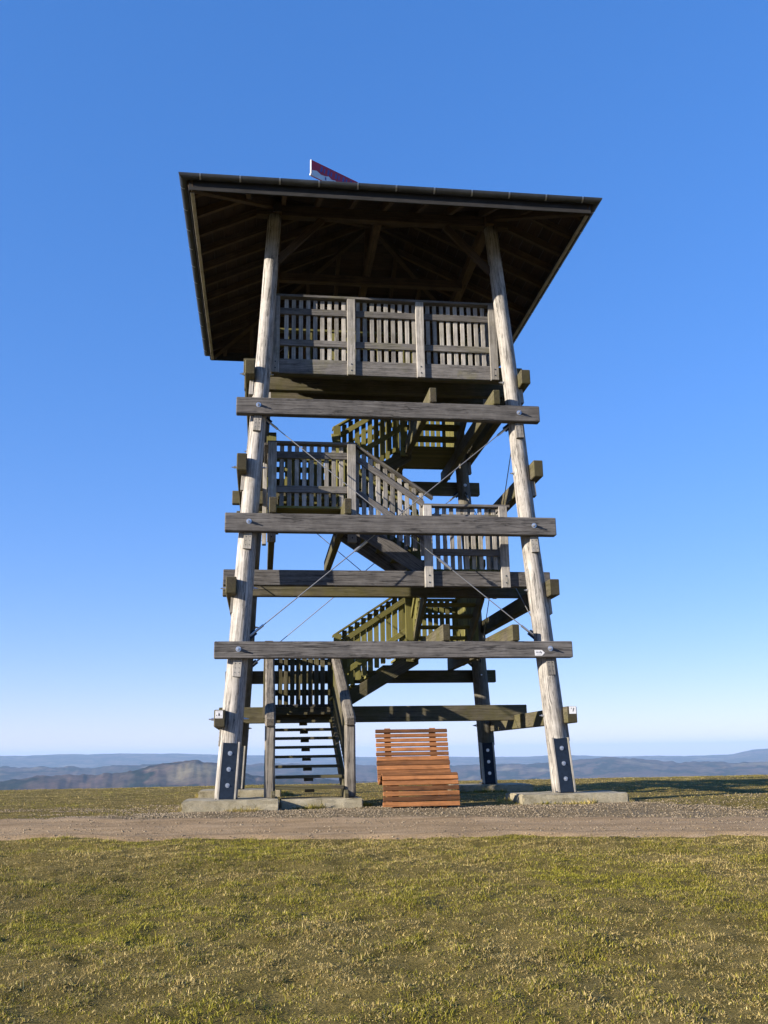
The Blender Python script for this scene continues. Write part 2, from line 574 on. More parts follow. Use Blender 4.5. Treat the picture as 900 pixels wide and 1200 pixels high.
def ground_z(x, y, rough=True):
    x = np.asarray(x, float)
    y = np.asarray(y, float)
    front = -0.18 + 0.0565*(y+3.1)
    back = -0.14 - 0.002*np.maximum(y, 0)
    t = np.clip((y+5.2)/2.3, 0, 1)
    t = t*t*(3-2*t)
    z = front*(1-t)+back*t
    ex = np.maximum(np.abs(x)-45, 0)
    ey = np.maximum(y-8.5, 0)
    eb = np.maximum(-y-45, 0)
    d = np.sqrt(ex**2+ey**2+eb**2)
    z = z*np.exp(-d/60) - 0.0042*d*d/(1+d/60)
    # mild swells and tussocks, damped on the track
    if rough:
        tr = np.clip((y-track_near(x)+0.25)/0.5, 0, 1)*np.clip((track_far(x)+0.3-y)/0.5, 0, 1)
        site = np.exp(-((x/5.0)**4+((y+0.3)/4.3)**4))
        k = (1-0.85*tr)*(1-0.8*site)
        k = k*np.where(y > -3.5, 0.55, 1.0)
        z = z + k*(0.10*(fbm(x*0.35, y*0.35, 21)-0.5)+0.085*(fbm(x*1.7, y*1.7, 22)-0.5)+0.060*(fbm(x*6, y*6, 23, 3)-0.5))
    return z

def axis(parts):
    out = []
    for a, b, st in parts:
        out += list(np.arange(a, b, st))
    out.append(parts[-1][1])
    return np.array(out)

def grid_mesh(name, X, Y, Z):
    ny, nx = X.shape
    me = bpy.data.meshes.new(name)
    v = np.stack([X.ravel(), Y.ravel(), Z.ravel()], 1).astype(np.float32)
    i = np.arange(ny*nx).reshape(ny, nx)
    f = np.stack([i[:-1, :-1], i[:-1, 1:], i[1:, 1:], i[1:, :-1]], -1).reshape(-1, 4).astype(np.int32)
    me.vertices.add(len(v))
    me.vertices.foreach_set('co', v.ravel())
    me.loops.add(f.size)
    me.loops.foreach_set('vertex_index', f.ravel())
    me.polygons.add(len(f))
    me.polygons.foreach_set('loop_start', np.arange(0, f.size, 4, dtype=np.int32))
    me.polygons.foreach_set('loop_total', np.full(len(f), 4, dtype=np.int32))
    me.polygons.foreach_set('use_smooth', np.ones(len(f), bool))
    me.update()
    me.validate()
    return me

xs = axis([(-420, -60, 20), (-60, -16, 2), (-16, -8, 0.4), (-8, 8, 0.09), (8, 18, 0.3), (18, 60, 2), (60, 420, 20)])
ys = axis([(-300, -40, 20), (-40, -14, 1.5), (-14, -3, 0.09), (-3, 16, 0.2), (16, 60, 2), (60, 420, 15)])
X, Y = np.meshgrid(xs, ys)
link('ground', grid_mesh('ground', X, Y, ground_z(X, Y)), M['ground'], kind='structure')

# dirt track and gravel apron: thin sheets over the turf
tx = np.arange(-30, 30.01, 0.15)
tv = np.linspace(0, 1, 14)
TX, TV = np.meshgrid(tx, tv)
yn, yf = track_near(TX), track_far(TX)
TY = yn + (yf-yn)*TV
ruts = -0.022*(np.exp(-((TV-0.28)/0.09)**2)+np.exp(-((TV-0.74)/0.09)**2))
TZ = ground_z(TX, TY) + 0.034 + ruts*0.7 + 0.022*(fbm(TX*5, TY*5, 41, 4)-0.5)
edge = (TV < 0.01) | (TV > 0.99)
TZ = np.where(edge, ground_z(TX, TY)-0.02, TZ)
link('dirt_track', grid_mesh('dirt_track', TX, TY, TZ), M['track'], kind='structure')

gx = np.arange(-4.7, 5.2, 0.12)
gv = np.linspace(0, 1, 16)
GX, GV = np.meshgrid(gx, gv)
g0 = track_far(GX)-0.15
fall = np.clip((5.0-np.abs(GX-0.3))/1.6, 0, 1)
g1 = g0 + 0.2 + fall*(1.35+0.9*(fbm(GX*1.1, GX*0+2, 8)-0.5)) + 0.12*GX*fall
GY = g0+(g1-g0)*GV
GZ = ground_z(GX, GY)+0.008+0.016*(fbm(GX*8, GY*8, 51, 3)-0.4)
GZ = np.where((GV < 0.01) | (GV > 0.99) | (GX < gx[0]+0.01) | (GX > gx[-2]), ground_z(GX, GY)-0.02, GZ)
link('gravel_apron', grid_mesh('gravel_apron', GX, GY, GZ), M['gravel'], kind='structure')

def gravel_far(x):
    fl = np.clip((5.0-np.abs(x-0.3))/1.6, 0, 1)
    return track_far(x)+0.05+fl*(1.35+0.9*(fbm(x*1.1, x*0+2, 8)-0.5))+0.12*x*fl

# far country: valley and wooded ridges out to the horizon
def interp_ridge(az, pts, r):
    """pts: azimuth (deg right of the view axis), height of the skyline in metres relative to the eye"""
    a = np.array([p_[0] for p_ in pts])
    h = np.array([p_[1] for p_ in pts])
    return np.interp(az, a, h)

azc = math.degrees(yaw)
in_view = np.arange(-34, 34.01, 0.09)
rest = np.arange(34.5, 325.9, 1.5)
AZ = np.concatenate([in_view, rest, [326.0]])
RR = np.concatenate([np.geomspace(330, 1500, 24), np.geomspace(1560, 3200, 60), np.geomspace(3260, 7000, 60), np.geomspace(7150, 16000, 50)])
A2, R2 = np.meshgrid(AZ, RR)
A2n = np.where(A2 > 180, A2-360, A2)
th = np.radians(A2n+azc)
FX = CAM[0]+R2*np.sin(th)
FY = CAM[1]+R2*np.cos(th)
far_p = [(-180, 0), (-60, 10), (-24, 42), (-17, 52), (-12, 40), (-8.6, 16), (-4, -2), (3, -28), (8, -40), (10.5, -25), (13, -52), (18, -55), (19.6, -46), (20.6, -8), (21.6, 0), (24, -20), (40, -30), (180, 0)]
mid_p = [(-180, -60), (-30, -30), (-22, -26), (-17, -40), (-13, -18), (-9, -34), (-4, -42), (2, -62), (8, -52), (11, -40), (13, -34), (16, -52), (19, -60), (23, -46), (40, -60), (180, -60)]
near_p = [(-180, -110), (-30, -46), (-22, -50), (-19, -40), (-15.5, -38), (-13, -20), (-11.6, -8), (-10.4, -12), (-8.5, -34), (-7, -48), (-3, -60), (3, -74), (9, -66), (14, -72), (20, -62), (24, -60), (40, -80), (180, -110)]
def ridge(h, r0, w, base):
    s = np.log(R2/r0)
    up = np.exp(-(s/w)**2)
    return base+(h-base)*up
jit = (fbm(A2n*0.55+50, np.log(R2)*3, 61, 5)-0.5)
jit2 = (fbm(A2n*2.4+50, np.log(R2)*14, 63, 4)-0.5)
base = -150
H = np.maximum.reduce([
    ridge(interp_ridge(A2n, far_p, 9500)+16*jit, 9500, 0.17, base),
    ridge(interp_ridge(A2n, mid_p, 4800)+16*jit+7*jit2, 4800, 0.16, base),
    ridge(interp_ridge(A2n, near_p, 2400)+10*jit+6*jit2, 2400, 0.17, base)])
H = H + 22*(fbm(FX/260, FY/260, 71, 5)-0.5)*np.clip((R2-900)/1500, 0, 1)
H = H + 14*(fbm(FX/38, FY/38, 77, 3)-0.5)*np.clip((R2-1500)/800, 0, 1)*np.clip((7000-R2)/2000, 0.0, 1)
gz = ground_z(FX, FY, False)-3.0
t = np.clip((R2-420)/500, 0, 1)
H = np.where(R2 < 1500, np.minimum(gz, -20)*(1-t)+np.maximum(np.minimum(gz, -60), H)*t, H) 
link('hills', grid_mesh('hills', FX, FY, H), M['hills'], kind='structure')

# ------------------------------------------------------------------ haze
def haze_box():
    bm = bmesh.new()
    bmesh.ops.create_cube(bm, size=1.0)
    z0, z1 = -420.0, 130.0
    bmesh.ops.scale(bm, vec=(36000, 36000, z1-z0), verts=bm.verts)
    bmesh.ops.translate(bm, vec=(0, 0, (z0+z1)/2), verts=bm.verts)
    me = bpy.data.meshes.new('haze')
    bm.to_mesh(me)
    bm.free()
    m = bpy.data.materials.new('haze')
    m.use_nodes = True
    nt = m.node_tree
    nt.nodes.remove(nt.nodes['Principled BSDF'])
    v = nt.nodes.new('ShaderNodeVolumePrincipled')
    v.inputs['Color'].default_value = (0.46, 0.68, 1.0, 1)
    v.inputs['Density'].default_value = 8.5e-5
    v.inputs['Anisotropy'].default_value = 0.0
    nt.links.new(v.outputs[0], nt.nodes['Material Output'].inputs['Volume'])
    return link('haze', me, m, kind='stuff')
haze_box()

# ------------------------------------------------------------------ concrete footings
def slab(x0, x1, y0, y1, z1, z0, label, seed):
    bm = bmesh.new()
    bmesh.ops.create_cube(bm, size=1.0)
    bmesh.ops.scale(bm, vec=(x1-x0, y1-y0, z1-z0), verts=bm.verts)
    bmesh.ops.bevel(bm, geom=bm.edges[:], offset=0.018, segments=2, affect='EDGES')
    bmesh.ops.subdivide_edges(bm, edges=[e for e in bm.edges if e.calc_length() > 0.3], cuts=8, use_grid_fill=True)
    rs = np.random.default_rng(seed)
    for v in bm.verts:
        v.co += Vector(rs.normal(0, 0.0035, 3))
    me = bpy.data.meshes.new('slab')
    bm.to_mesh(me)
    bm.free()
    return link('concrete_footing', me, M['concrete'], None, Matrix.Translation(((x0+x1)/2, (y0+y1)/2, (z0+z1)/2)), label, 'footing', 'concrete footings of the tower')
slab(-3.22, -1.83, -3.02, -1.95, 0.02, -0.42, 'long mossy concrete slab under the pole beside the stair foot', 1)
slab(-1.80, -0.57, -2.68, -1.95, 0.0, -0.40, 'low concrete slab carrying the two stair posts', 2)
slab(1.80, 3.46, -3.02, -1.95, 0.005, -0.42, 'pale concrete slab under the single pole beside the wooden lounger', 3)
slab(1.83, 3.40, 1.95, 3.0, -0.005, -0.42, 'shaded concrete slab under the dark rear pole behind the lounger', 4)
slab(-3.30, -1.70, 1.95, 3.0, -0.005, -0.42, 'concrete slab under the rear pole behind the stair', 5)

# ------------------------------------------------------------------ the tower
T = empty('observation_tower', (0, 0, 0), 'tall weathered timber lookout tower with four leaning poles, zigzag stairs and hipped roof', 'tower')
K, A0, B0 = 0.0569, 2.6, 2.524
def px(z): return A0-K*z
def py(z): return B0-K*z
def pr(z): return 0.172-0.0046*z

def pole_mesh(sx, sy):
    rs = np.random.default_rng(int(100+sx*10+sy))
    bm = bmesh.new()
    seg, nr = 28, 60
    rings = []
    ztop = 10.18
    p0 = Vector((sx*A0, sy*B0, 0.0))
    p1 = Vector((sx*px(ztop), sy*py(ztop), ztop))
    mw = frame(p0, p1, (0, 1, 0))
    ln = (p1-p0).length
    ph = rs.uniform(0, 6.28, 6)
    for i in range(nr+1):
        s = i/nr
        r0 = pr(s*ztop)
        cx = 0.012*math.sin(s*5+ph[0])+0.006*math.sin(s*13+ph[1])
        cy = 0.012*math.sin(s*6+ph[2])+0.006*math.sin(s*11+ph[3])
        ring = []
        for j in range(seg):
            a = 2*math.pi*j/seg
            r = r0*(1+0.020*math.sin(2*a+ph[4]+s*2)+0.012*math.sin(3*a+ph[5])+rs.normal(0, 0.006))
            ring.append(bm.verts.new((-ln/2+ln*s, cx+r*math.cos(a), cy+r*math.sin(a))))
        rings.append(ring)
    for i in range(nr):
        for j in range(seg):
            f = bm.faces.new((rings[i][j], rings[i][(j+1) % seg], rings[i+1][(j+1) % seg], rings[i+1][j]))
            f.smooth = True
    bm.faces.new(rings[-1])
    bm.faces.new(list(reversed(rings[0])))
    bmesh.ops.recalc_face_normals(bm, faces=bm.faces)
    me = bpy.data.meshes.new('pole')
    bm.to_mesh(me)
    bm.free()
    return me, mw

POLES = {}
for sx in (-1, 1):
    for sy in (-1, 1):
        me, mw = pole_mesh(sx, sy)
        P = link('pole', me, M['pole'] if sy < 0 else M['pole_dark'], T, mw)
        POLES[(sx, sy)] = P
        ax = (Vector((sx*px(10), sy*py(10), 10))-Vector((sx*A0, sy*B0, 0))).normalized()
        # steel foot plate let into the front of the pole, three bolts
        def on(z, off):
            return Vector((sx*px(z), sy*py(z)-off, z))
        r = 0.178
        plate = beam('foot_plate', on(0.015, r), on(0.83, r-0.002), 0.215, 0.022, M['plate'], P, up=(0, -1, 0), bev=0.003)
        for zz in (0.22, 0.45, 0.68):
            bolt(on(zz, r+0.013), (0, -1, 0), plate, 0.8, 0.35)
        for sgn in (-1, 1):    # timber cheeks beside the plate
            beam('foot_cheek', on(0.015, r-0.045)+Vector((sgn*0.125, 0, 0)), on(0.84, r-0.047)+Vector((sgn*0.125, 0, 0)), 0.030, 0.12, M['slat'], P, up=(0, -1, 0), bev=0.004)
        beam('base_plate', (sx*A0-0.16, sy*B0, 0.026), (sx*A0+0.16, sy*B0, 0.026), 0.32, 0.016, M['plate'], P, bev=0.002)

def cleat(z, sx, sy, side, ln=0.27):
    """short nailed block under a beam"""
    if side == 'y':
        o = Vector((0.0, sy*0.155, 0))
        up = (0, sy, 0)
    else:
        o = Vector((sx*0.155, 0, 0))
        up = (sx, 0, 0)
    def on(zz):
        return Vector((sx*px(zz), sy*py(zz), zz))+o
    c = beam('cleat', on(z), on(z-ln), 0.13, 0.07, M['slat'], POLES[(sx, sy)], up=up, bev=0.004)
    for a in (0.25, 0.5, 0.75):
        for b in (-0.03, 0.03):
            p = on(z-ln*a)+Vector(up)*0.037+(Vector((b, 0, 0)) if side == 'y' else Vector((0, b, 0)))
            rod('nail', p-Vector(up)*0.01, p+Vector(up)*0.003, 0.006, M['plate'], c, 6)

# outer beams front and back, and side beams
FB = [(2.09, 2.35, 2.845), (4.125, 4.43, 2.74), (6.175, 6.465, 2.61)]
for z0, z1, hl in FB:
    zc = (z0+z1)/2
    for sy in (-1, 1):
        y = sy*(py(zc)+0.205)
        h2 = hl if sy < 0 else hl+0.02
        bm_ = beam('cross_beam', (-h2, y, zc), (h2, y, zc), 0.15, z1-z0, M['beam'] if sy < 0 else M['beam_green'], T, bev=0.012)
        for sx in (-1, 1):
            bolt((sx*px(zc), y+sy*0.077, zc+0.01), (0, sy, 0), bm_)
            if sy > 0:
                bolt((sx*px(zc), sy*(py(zc)-pr(zc)), zc), (0, -sy, 0), POLES[(sx, sy)], 0.8)
            cleat(z0-0.005, sx, sy, 'y')
SB = [(1.06, 1.315), (3.10, 3.365), (5.15, 5.44), (6.88, 7.14)]
for i, (z0, z1) in enumerate(SB):
    zc = (z0+z1)/2
    for sx in (-1, 1):
        x = sx*(px(zc)+0.195)
        h2 = py(zc)+0.33
        bm_ = beam('side_beam', (x, -h2, zc), (x, h2, zc), 0.165, z1-z0, M['beam_green'], T, bev=0.012)
        for sy in (-1, 1):
            bolt((x+sx*0.084, sy*py(zc), zc), (sx, 0, 0), bm_)
            bolt((sx*(px(zc)-pr(zc)+0.004), sy*py(zc), zc), (-sx, 0, 0), POLES[(sx, sy)], 0.8)
            cleat(z0-0.005, sx, sy, 'x')

# bearers lying on the side beams (along x) and on the outer beams (along y)
def bearer(p0, p1, h, mat, w=0.14):
    return beam('floor_bearer', p0, p1, w, h, mat, T, bev=0.010)
bearer((-2.88, 0.45, 1.36), (2.90, 0.45, 1.36), 0.29, M['beam_green'])
bearer((-2.75, 1.98, 1.385), (-0.62, 1.98, 1.385), 0.24, M['beam_green'])
bearer((-2.77, -1.84, 3.497), (2.79, -1.84, 3.497), 0.262, M['beam'])
bearer((-2.82, -0.75, 3.497), (2.80, -0.75, 3.497), 0.262, M['beam_green'])
bearer((-2.74, 0.45, 5.50), (0.55, 0.45, 5.50), 0.26, M['beam_green'])
bearer((-2.70, 2.0, 5.50), (-0.55, 2.0, 5.50), 0.26, M['beam_green'])
for y in (-1.78, -1.05, -0.50):
    bearer((-2.52, y, 7.287), (2.52, y, 7.287), 0.285, M['beam_green'])
for z, xsj, sgn in ((2.355, (0.78, 1.91), 1), (4.435, (-1.98, -0.76), -1), (6.47, (0.73, 1.85), 1)):
    for x in xsj:
        y1 = py(z)+0.30
        bearer((x, -y1-0.02, z+0.13), (x, y1+0.02, z+0.13), 0.26, M['beam_green'], 0.12)

# ------------------------------------------------------------------ floors
def planks(name, x0, x1, y0, y1, z, along, mat):
    """floor of separate boards; the first board is the part, the others its children"""
    first = None
    w = 0.135
    lo, hi = (x0, x1) if along == 'y' else (y0, y1)
    n = max(1, int(round((hi-lo)/(w+0.008))))
    st = (hi-lo)/n
    for i in range(n):
        c = lo+(i+0.5)*st
        e = random.uniform(-0.012, 0.012)
        if along == 'y':
            p0, p1 = (c, y0+e, z-0.02), (c, y1+e, z-0.02)
        else:
            p0, p1 = (x0+e, c, z-0.02), (x1+e, c, z-0.02)
        o = beam(name if first is None else 'plank', p0, p1, st-0.008, 0.04, mat, T if first is None else first, bev=0.003)
        if first is None:
            first = o
    return first

Lz = {1: 1.55, 2: 2.66, 3: 3.67, 4: 4.74, 5: 5.67, 6: 6.78, 7: 7.48}
planks('landing_floor', -1.95, -0.70, 0.40, 2.10, Lz[1], 'y', M['board'])
planks('landing_floor', 0.78, 1.98, 0.80, 2.25, Lz[2], 'x', M['slat_green'])
planks('landing_floor', 0.66, 2.03, -1.88, -0.68, Lz[3], 'y', M['slat_green'])
planks('landing_floor', -2.04, -0.66, -1.88, -0.68, Lz[4], 'x', M['slat_green'])
planks('landing_floor', -1.98, -0.70, 0.40, 2.10, Lz[5], 'y', M['slat_green'])
planks('landing_floor', 0.73, 1.90, 0.80, 2.28, Lz[6], 'x', M['slat_green'])
planks('platform_floor', -1.95, 2.02, -1.76, -0.42, Lz[7], 'y', M['slat_green'])

# ------------------------------------------------------------------ stairs
def flight(p0, p1, z0, z1, n, half, mat, smat, cl=False):
    """flight climbing from plan point p0 to p1 with n treads between floors z0 and z1"""
    p0, p1 = Vector((*p0, 0)), Vector((*p1, 0))
    d = (p1-p0).normalized()
    nrm = Vector((-d.y, d.x, 0))
    run = (p1-p0).length/n
    rise = (z1-z0)/(n+1)
    slope = rise/run
    first = None
    for s in (-1, 1):
        a = p0+nrm*s*(half-0.03)-d*0.05+Vector((0, 0, z0+rise-0.16-0.05*slope-run*0.5*slope))
        b = p1+nrm*s*(half-0.03)+d*0.08+Vector((0, 0, z1-0.16+0.08*slope-run*0.5*slope))
        o = board('stair_flight' if first is None else 'stringer', a, b, 0.30, 0.06, smat, T if first is None else first, bev=0.006)
        if first is None:
            first = o
    for i in range(n):
        c = p0+d*(run*(i+0.5))+Vector((0, 0, z0+rise*(i+1)-0.022))
        w = half-0.065
        t = beam('tread', c-nrm*w, c+nrm*w, run*0.86, 0.045, mat, first, bev=0.004)
        if cl:
            beam('tread_block', c-nrm*0.07+Vector((0, 0, -0.046)), c+nrm*0.07+Vector((0, 0, -0.046)), run*0.4, 0.045, smat, first, bev=0.004)
    return first
# flight 1 starts at the front slab
flight((-1.36, -2.57), (-1.36, 0.515), 0.028, Lz[1], 9, 0.58, M['beam_green'], M['beam_green'], True)
flight((-0.78, 1.30), (0.80, 1.30), Lz[1], Lz[2], 5, 0.66, M['slat_green'], M['beam_green'])
flight((1.33, 0.84), (1.33, -0.70), Lz[2], Lz[3], 5, 0.56, M['slat_green'], M['beam_green'])
flight((0.68, -1.28), (-0.66, -1.28), Lz[3], Lz[4], 5, 0.54, M['slat_green'], M['beam'])
flight((-1.36, -0.72), (-1.36, 0.45), Lz[4], Lz[5], 4, 0.56, M['slat_green'], M['beam_green'])
flight((-0.78, 1.30), (0.76, 1.30), Lz[5], Lz[6], 5, 0.66, M['slat_green'], M['beam_green'])
flight((1.30, 0.86), (1.30, -0.44), Lz[6], Lz[7], 4, 0.54, M['slat_green'], M['beam_green'])

# ------------------------------------------------------------------ railings
def railing(a, b, out, posts=(), post_low=0.30, post_top=1.13, mat_s=None, mat_b=None, mat_p=None, pitch=0.128, cap=1.17, low=0.0, ext=(0.05, 0.05)):
    """slatted railing from a to b (points at floor level). out: outward horizontal unit vector.
    posts: fractions along a-b. The cap rail is the part; boards, slats and posts are its children."""
    mat_s = mat_s or M['slat']
    mat_b = mat_b or M['board']
    mat_p = mat_p or M['slat']
    a, b, out = Vector(a), Vector(b), Vector(out)
    d = b-a
    hd = Vector((d.x, d.y, 0))
    L = hd.length
    hd.normalize()
    sl = d.z/L
    def P(s, z, o=0.0):
        return a+hd*s+Vector((0, 0, sl*s+z))+out*o
    root = board('railing', P(-ext[0], cap-0.022, 0.02), P(L+ext[1], cap-0.022, 0.02), 0.045, 0.15, mat_b, T)
    for z in (0.93, 0.32):
        board('rail_board', P(0.015, z, 0.018), P(L-0.015, z, 0.018), 0.12, 0.036, mat_b, root)
    n = max(2, int(round(L/pitch)))
    st = L/n
    taken = [f*L for f in posts]
    for i in range(n):
        s = (i+0.5)*st+random.uniform(-0.002, 0.002)
        if any(abs(s-q) < 0.075 for q in taken):
            continue
        z0, z1 = low-random.uniform(0, 0.015), cap-0.055
        beam('slat', P(s, z0, -0.016), P(s, z1, -0.016), 0.024, 0.073 if mat_s is M['slat'] else 0.092, mat_s, root, up=hd, bev=0.003)
    for f in posts:
        s = f*L
        s_ = min(max(s, 0.0), L)
        base = P(s_, 0)
        p = beam('post', (base.x+out.x*0.075, base.y+out.y*0.075, base.z-post_low), (base.x+out.x*0.075, base.y+out.y*0.075, base.z+post_top), 0.075, 0.145, mat_p, root, up=hd, bev=0.006)
        for zz in (-post_low+0.08, -post_low+0.20):
            q = base+out*0.114+Vector((0, 0, zz))
            rod('nail', q-out*0.01, q+out*0.006, 0.012, M['plate'], p, 8)
    return root
G, GB, GP = M['slat_green'], M['slat_green'], M['slat_green']
F, Bk, Lf, Rt = (0, -1, 0), (0, 1, 0), (-1, 0, 0), (1, 0, 0)
z7 = Lz[7]-0.04
# top platform
railing((-1.97, -1.82, z7), (2.02, -1.82, z7), F, (0.0, 0.338, 0.652, 0.992), 0.29, cap=1.235, post_top=1.185)
beam('edge_board', (-2.0, -1.865, 7.30), (2.06, -1.865, 7.30), 0.022, 0.275, M['board'], T)
railing((-1.97, -0.47, z7), (0.74, -0.47, z7), Bk, (0.0, 0.5, 1.0), 0.27, mat_s=M['slat_green'], mat_b=GB, mat_p=GP, cap=1.235, pitch=0.45)
railing((-1.99, -1.72, z7), (-1.99, -0.50, z7), Lf, (1.0,), 0.27, cap=1.235, mat_b=GB)
railing((2.04, -1.72, z7), (2.04, -0.50, z7), Rt, (1.0,), 0.27, cap=1.235)
railing((0.76, 0.66, Lz[6]+0.1), (0.76, -0.44, z7+0.02), Lf, (0.03,), 0.3, mat_s=G, mat_b=GB, mat_p=GP)
railing((1.86, 0.80, Lz[6]+0.1), (1.86, -0.44, z7+0.02), Rt, (0.0,), 0.3, mat_s=G, mat_b=GB, mat_p=GP)
# flight 1: heavy squared handrails on posts, slats between
for x, o in ((-1.97, Lf), (-0.74, Rt)):
    sl = (Lz[1]-0.18)/(9*0.343)
    za = 1.16
    h = board('handrail', (x, -2.56, za-0.03), (x, 0.36, za-0.03+2.92*0.432), 0.16, 0.165, M['post'], T, bev=0.03)
    beam('post', (x, -2.43, 0.005), (x, -2.43, 1.10), 0.16, 0.175, M['post'], h, up=(0, 1, 0), bev=0.025)
    beam('post', (x, 0.30, 0.85), (x, 0.30, 2.36), 0.10, 0.12, M['slat_green'], h, up=(0, 1, 0), bev=0.006)
    for dz in (-0.30, -0.72):
        board('rail_board', (x, -2.34, za+dz+0.07), (x, 0.25, za+dz+0.07+2.59*0.432), 0.11, 0.035, M['slat_green'], h)
    for i in range(19):
        s = -2.25+i*0.132
        zb = za+(s+2.56)*0.432
        ox = 0.030 if x < -1.2 else -0.030
        beam('slat', (x+ox, s, zb-1.0), (x+ox, s, zb-0.12), 0.024, 0.1, M['beam_green'], h, up=(0, 1, 0), bev=0.003)  # darker wood on these slats stands in for shade
# landing 1 (rear left)
z = Lz[1]
DK = M['beam_green']  # darker wood picked to paint in the shade on this landing's rails
railing((-1.93, 2.06, z), (-0.70, 2.06, z), Bk, (0.0, 1.0), 0.25, mat_s=DK, mat_b=DK, mat_p=DK, low=0.07)
railing((-1.97, 0.42, z), (-1.97, 2.0, z), Lf, (0.0, 1.0), 0.25, mat_s=DK, mat_b=DK, mat_p=DK, pitch=0.112)
# flight 2 along the back, both sides
railing((-0.74, 0.60, Lz[1]+0.16), (0.74, 0.60, Lz[2]+0.02), F, (0.03, 0.97), 0.32, mat_s=G, mat_b=GB, mat_p=GP, low=0.02)
railing((-0.70, 2.06, Lz[1]+0.16), (0.80, 2.06, Lz[2]+0.10), Bk, (1.0,), 0.3, mat_s=G, mat_b=GB, mat_p=GP)
# landing 2 (rear right) and flight 3
z = Lz[2]
railing((0.84, 2.22, z), (1.98, 2.22, z), Bk, (0.0, 1.0), 0.25, mat_s=G, mat_b=GB, mat_p=GP)
railing((2.0, 0.84, z), (2.0, 2.18, z), Rt, (0.0, 1.0), 0.25, mat_s=G, mat_b=GB, mat_p=GP)
railing((0.76, 0.66, z+0.12), (0.76, -0.66, Lz[3]+0.05), Lf, (0.03, 0.97), 0.3, mat_s=G, mat_b=GB, mat_p=GP)
railing((1.93, 0.80, z+0.12), (1.93, -0.68, Lz[3]+0.06), Rt, (0.0,), 0.3, mat_s=G, mat_b=GB, mat_p=GP)
# landing 3 (front right)
z = Lz[3]-0.03
railing((0.665, -1.87, z), (2.04, -1.87, z), F, (0.0, 0.965), 0.30, cap=1.16, ext=(0.10, 0.08))
railing((2.03, -1.80, z), (2.03, -0.72, z), Rt, (1.0,), 0.28)
# flight 4 along the front
railing((0.645, -1.85, Lz[3]+0.19), (-0.60, -1.85, Lz[4]-0.02), F, (), 0.3, ext=(0.13, 0.0))
railing((0.66, -0.72, Lz[3]+0.19), (-0.62, -0.72, Lz[4]-0.04), Bk, (0.0,), 0.3, mat_s=M['slat'], mat_b=GB, mat_p=GP)
# landing 4 (front left)
z = Lz[4]-0.03
railing((-2.02, -1.87, z), (-0.615, -1.87, z), F, (0.02, 0.985), 0.62, cap=1.16, ext=(0.06, 0.08))
railing((-2.04, -1.79, z), (-2.04, -0.72, z), Lf, (1.0,), 0.4, cap=1.16)
# flight 5 on the left side
railing((-1.96, -0.70, Lz[4]+0.1), (-1.96, 0.42, Lz[5]), Lf, (), 0.3, mat_s=G, mat_b=GB, mat_p=GP)
railing((-0.76, -0.70, Lz[4]+0.1), (-0.76, 0.40, Lz[5]), Rt, (0.0,), 0.3, mat_s=G, mat_b=GB, mat_p=GP)
# landing 5, flight 6, landing 6, last steps
z = Lz[5]
railing((-1.96, 2.06, z), (-0.72, 2.06, z), Bk, (0.0, 1.0), 0.25, mat_s=G, mat_b=GB, mat_p=GP)
railing((-1.98, 0.44, z), (-1.98, 2.0, z), Lf, (0.0, 1.0), 0.25, mat_s=G, mat_b=GB, mat_p=GP)
railing((-0.74, 0.52, Lz[5]+0.20), (0.70, 0.52, Lz[6]+0.0), F, (0.03, 0.97), 0.32, mat_s=G, mat_b=GB, mat_p=GP)
railing((-0.70, 2.06, Lz[5]+0.16), (0.74, 2.06, Lz[6]+0.04), Bk, (1.0,), 0.3, mat_s=G, mat_b=GB, mat_p=GP)
z = Lz[6]
railing((0.78, 2.24, z), (1.90, 2.24, z), Bk, (0.0, 1.0), 0.25, mat_s=G, mat_b=GB, mat_p=GP)
railing((1.90, 0.84, z), (1.90, 2.18, z), Rt, (), 0.25, mat_s=G, mat_b=GB, mat_p=GP)

# ------------------------------------------------------------------ bracing cables
def cable(a, b, f=0.42):
    a, b = Vector(a), Vector(b)
    d = (b-a).normalized()
    c = rod('brace_cable', a, b, 0.0085, M['cable'], T, 8)
    m = a.lerp(b, f)
    rod('turnbuckle', m-d*0.13+Vector((0, 0, 0.0)), m+d*0.13, 0.026, M['steel'], c, 8)
    for e, s in ((a, 1), (b, -1)):
        rod('cable_fork', e-d*s*0.05, e+d*s*0.22, 0.020, M['steel'], c, 8)
        beam('lug_plate', e-d*s*0.16, e+d*s*0.06, 0.014, 0.10, M['plate'], c, bev=0.002)
zt, zb = 6.14, 2.50
for s in (-1, 1):
    y = s*2.30
    cable((-px(zt)+0.17, s*(py(zt)), zt), (px(zb)-0.19, s*(py(zb)), zb), 0.68)
    cable((px(zt)-0.17, s*(py(zt)), zt), (-px(zb)+0.19, s*(py(zb)), zb), 0.60)
    cable((s*px(zt), -py(zt)+0.17, zt-0.05), (s*px(zb), py(zb)-0.19, zb+0.05), 0.5)
    cable((s*px(zt), py(zt)-0.17, zt-0.05), (s*px(zb), -py(zb)+0.19, zb+0.05), 0.5)

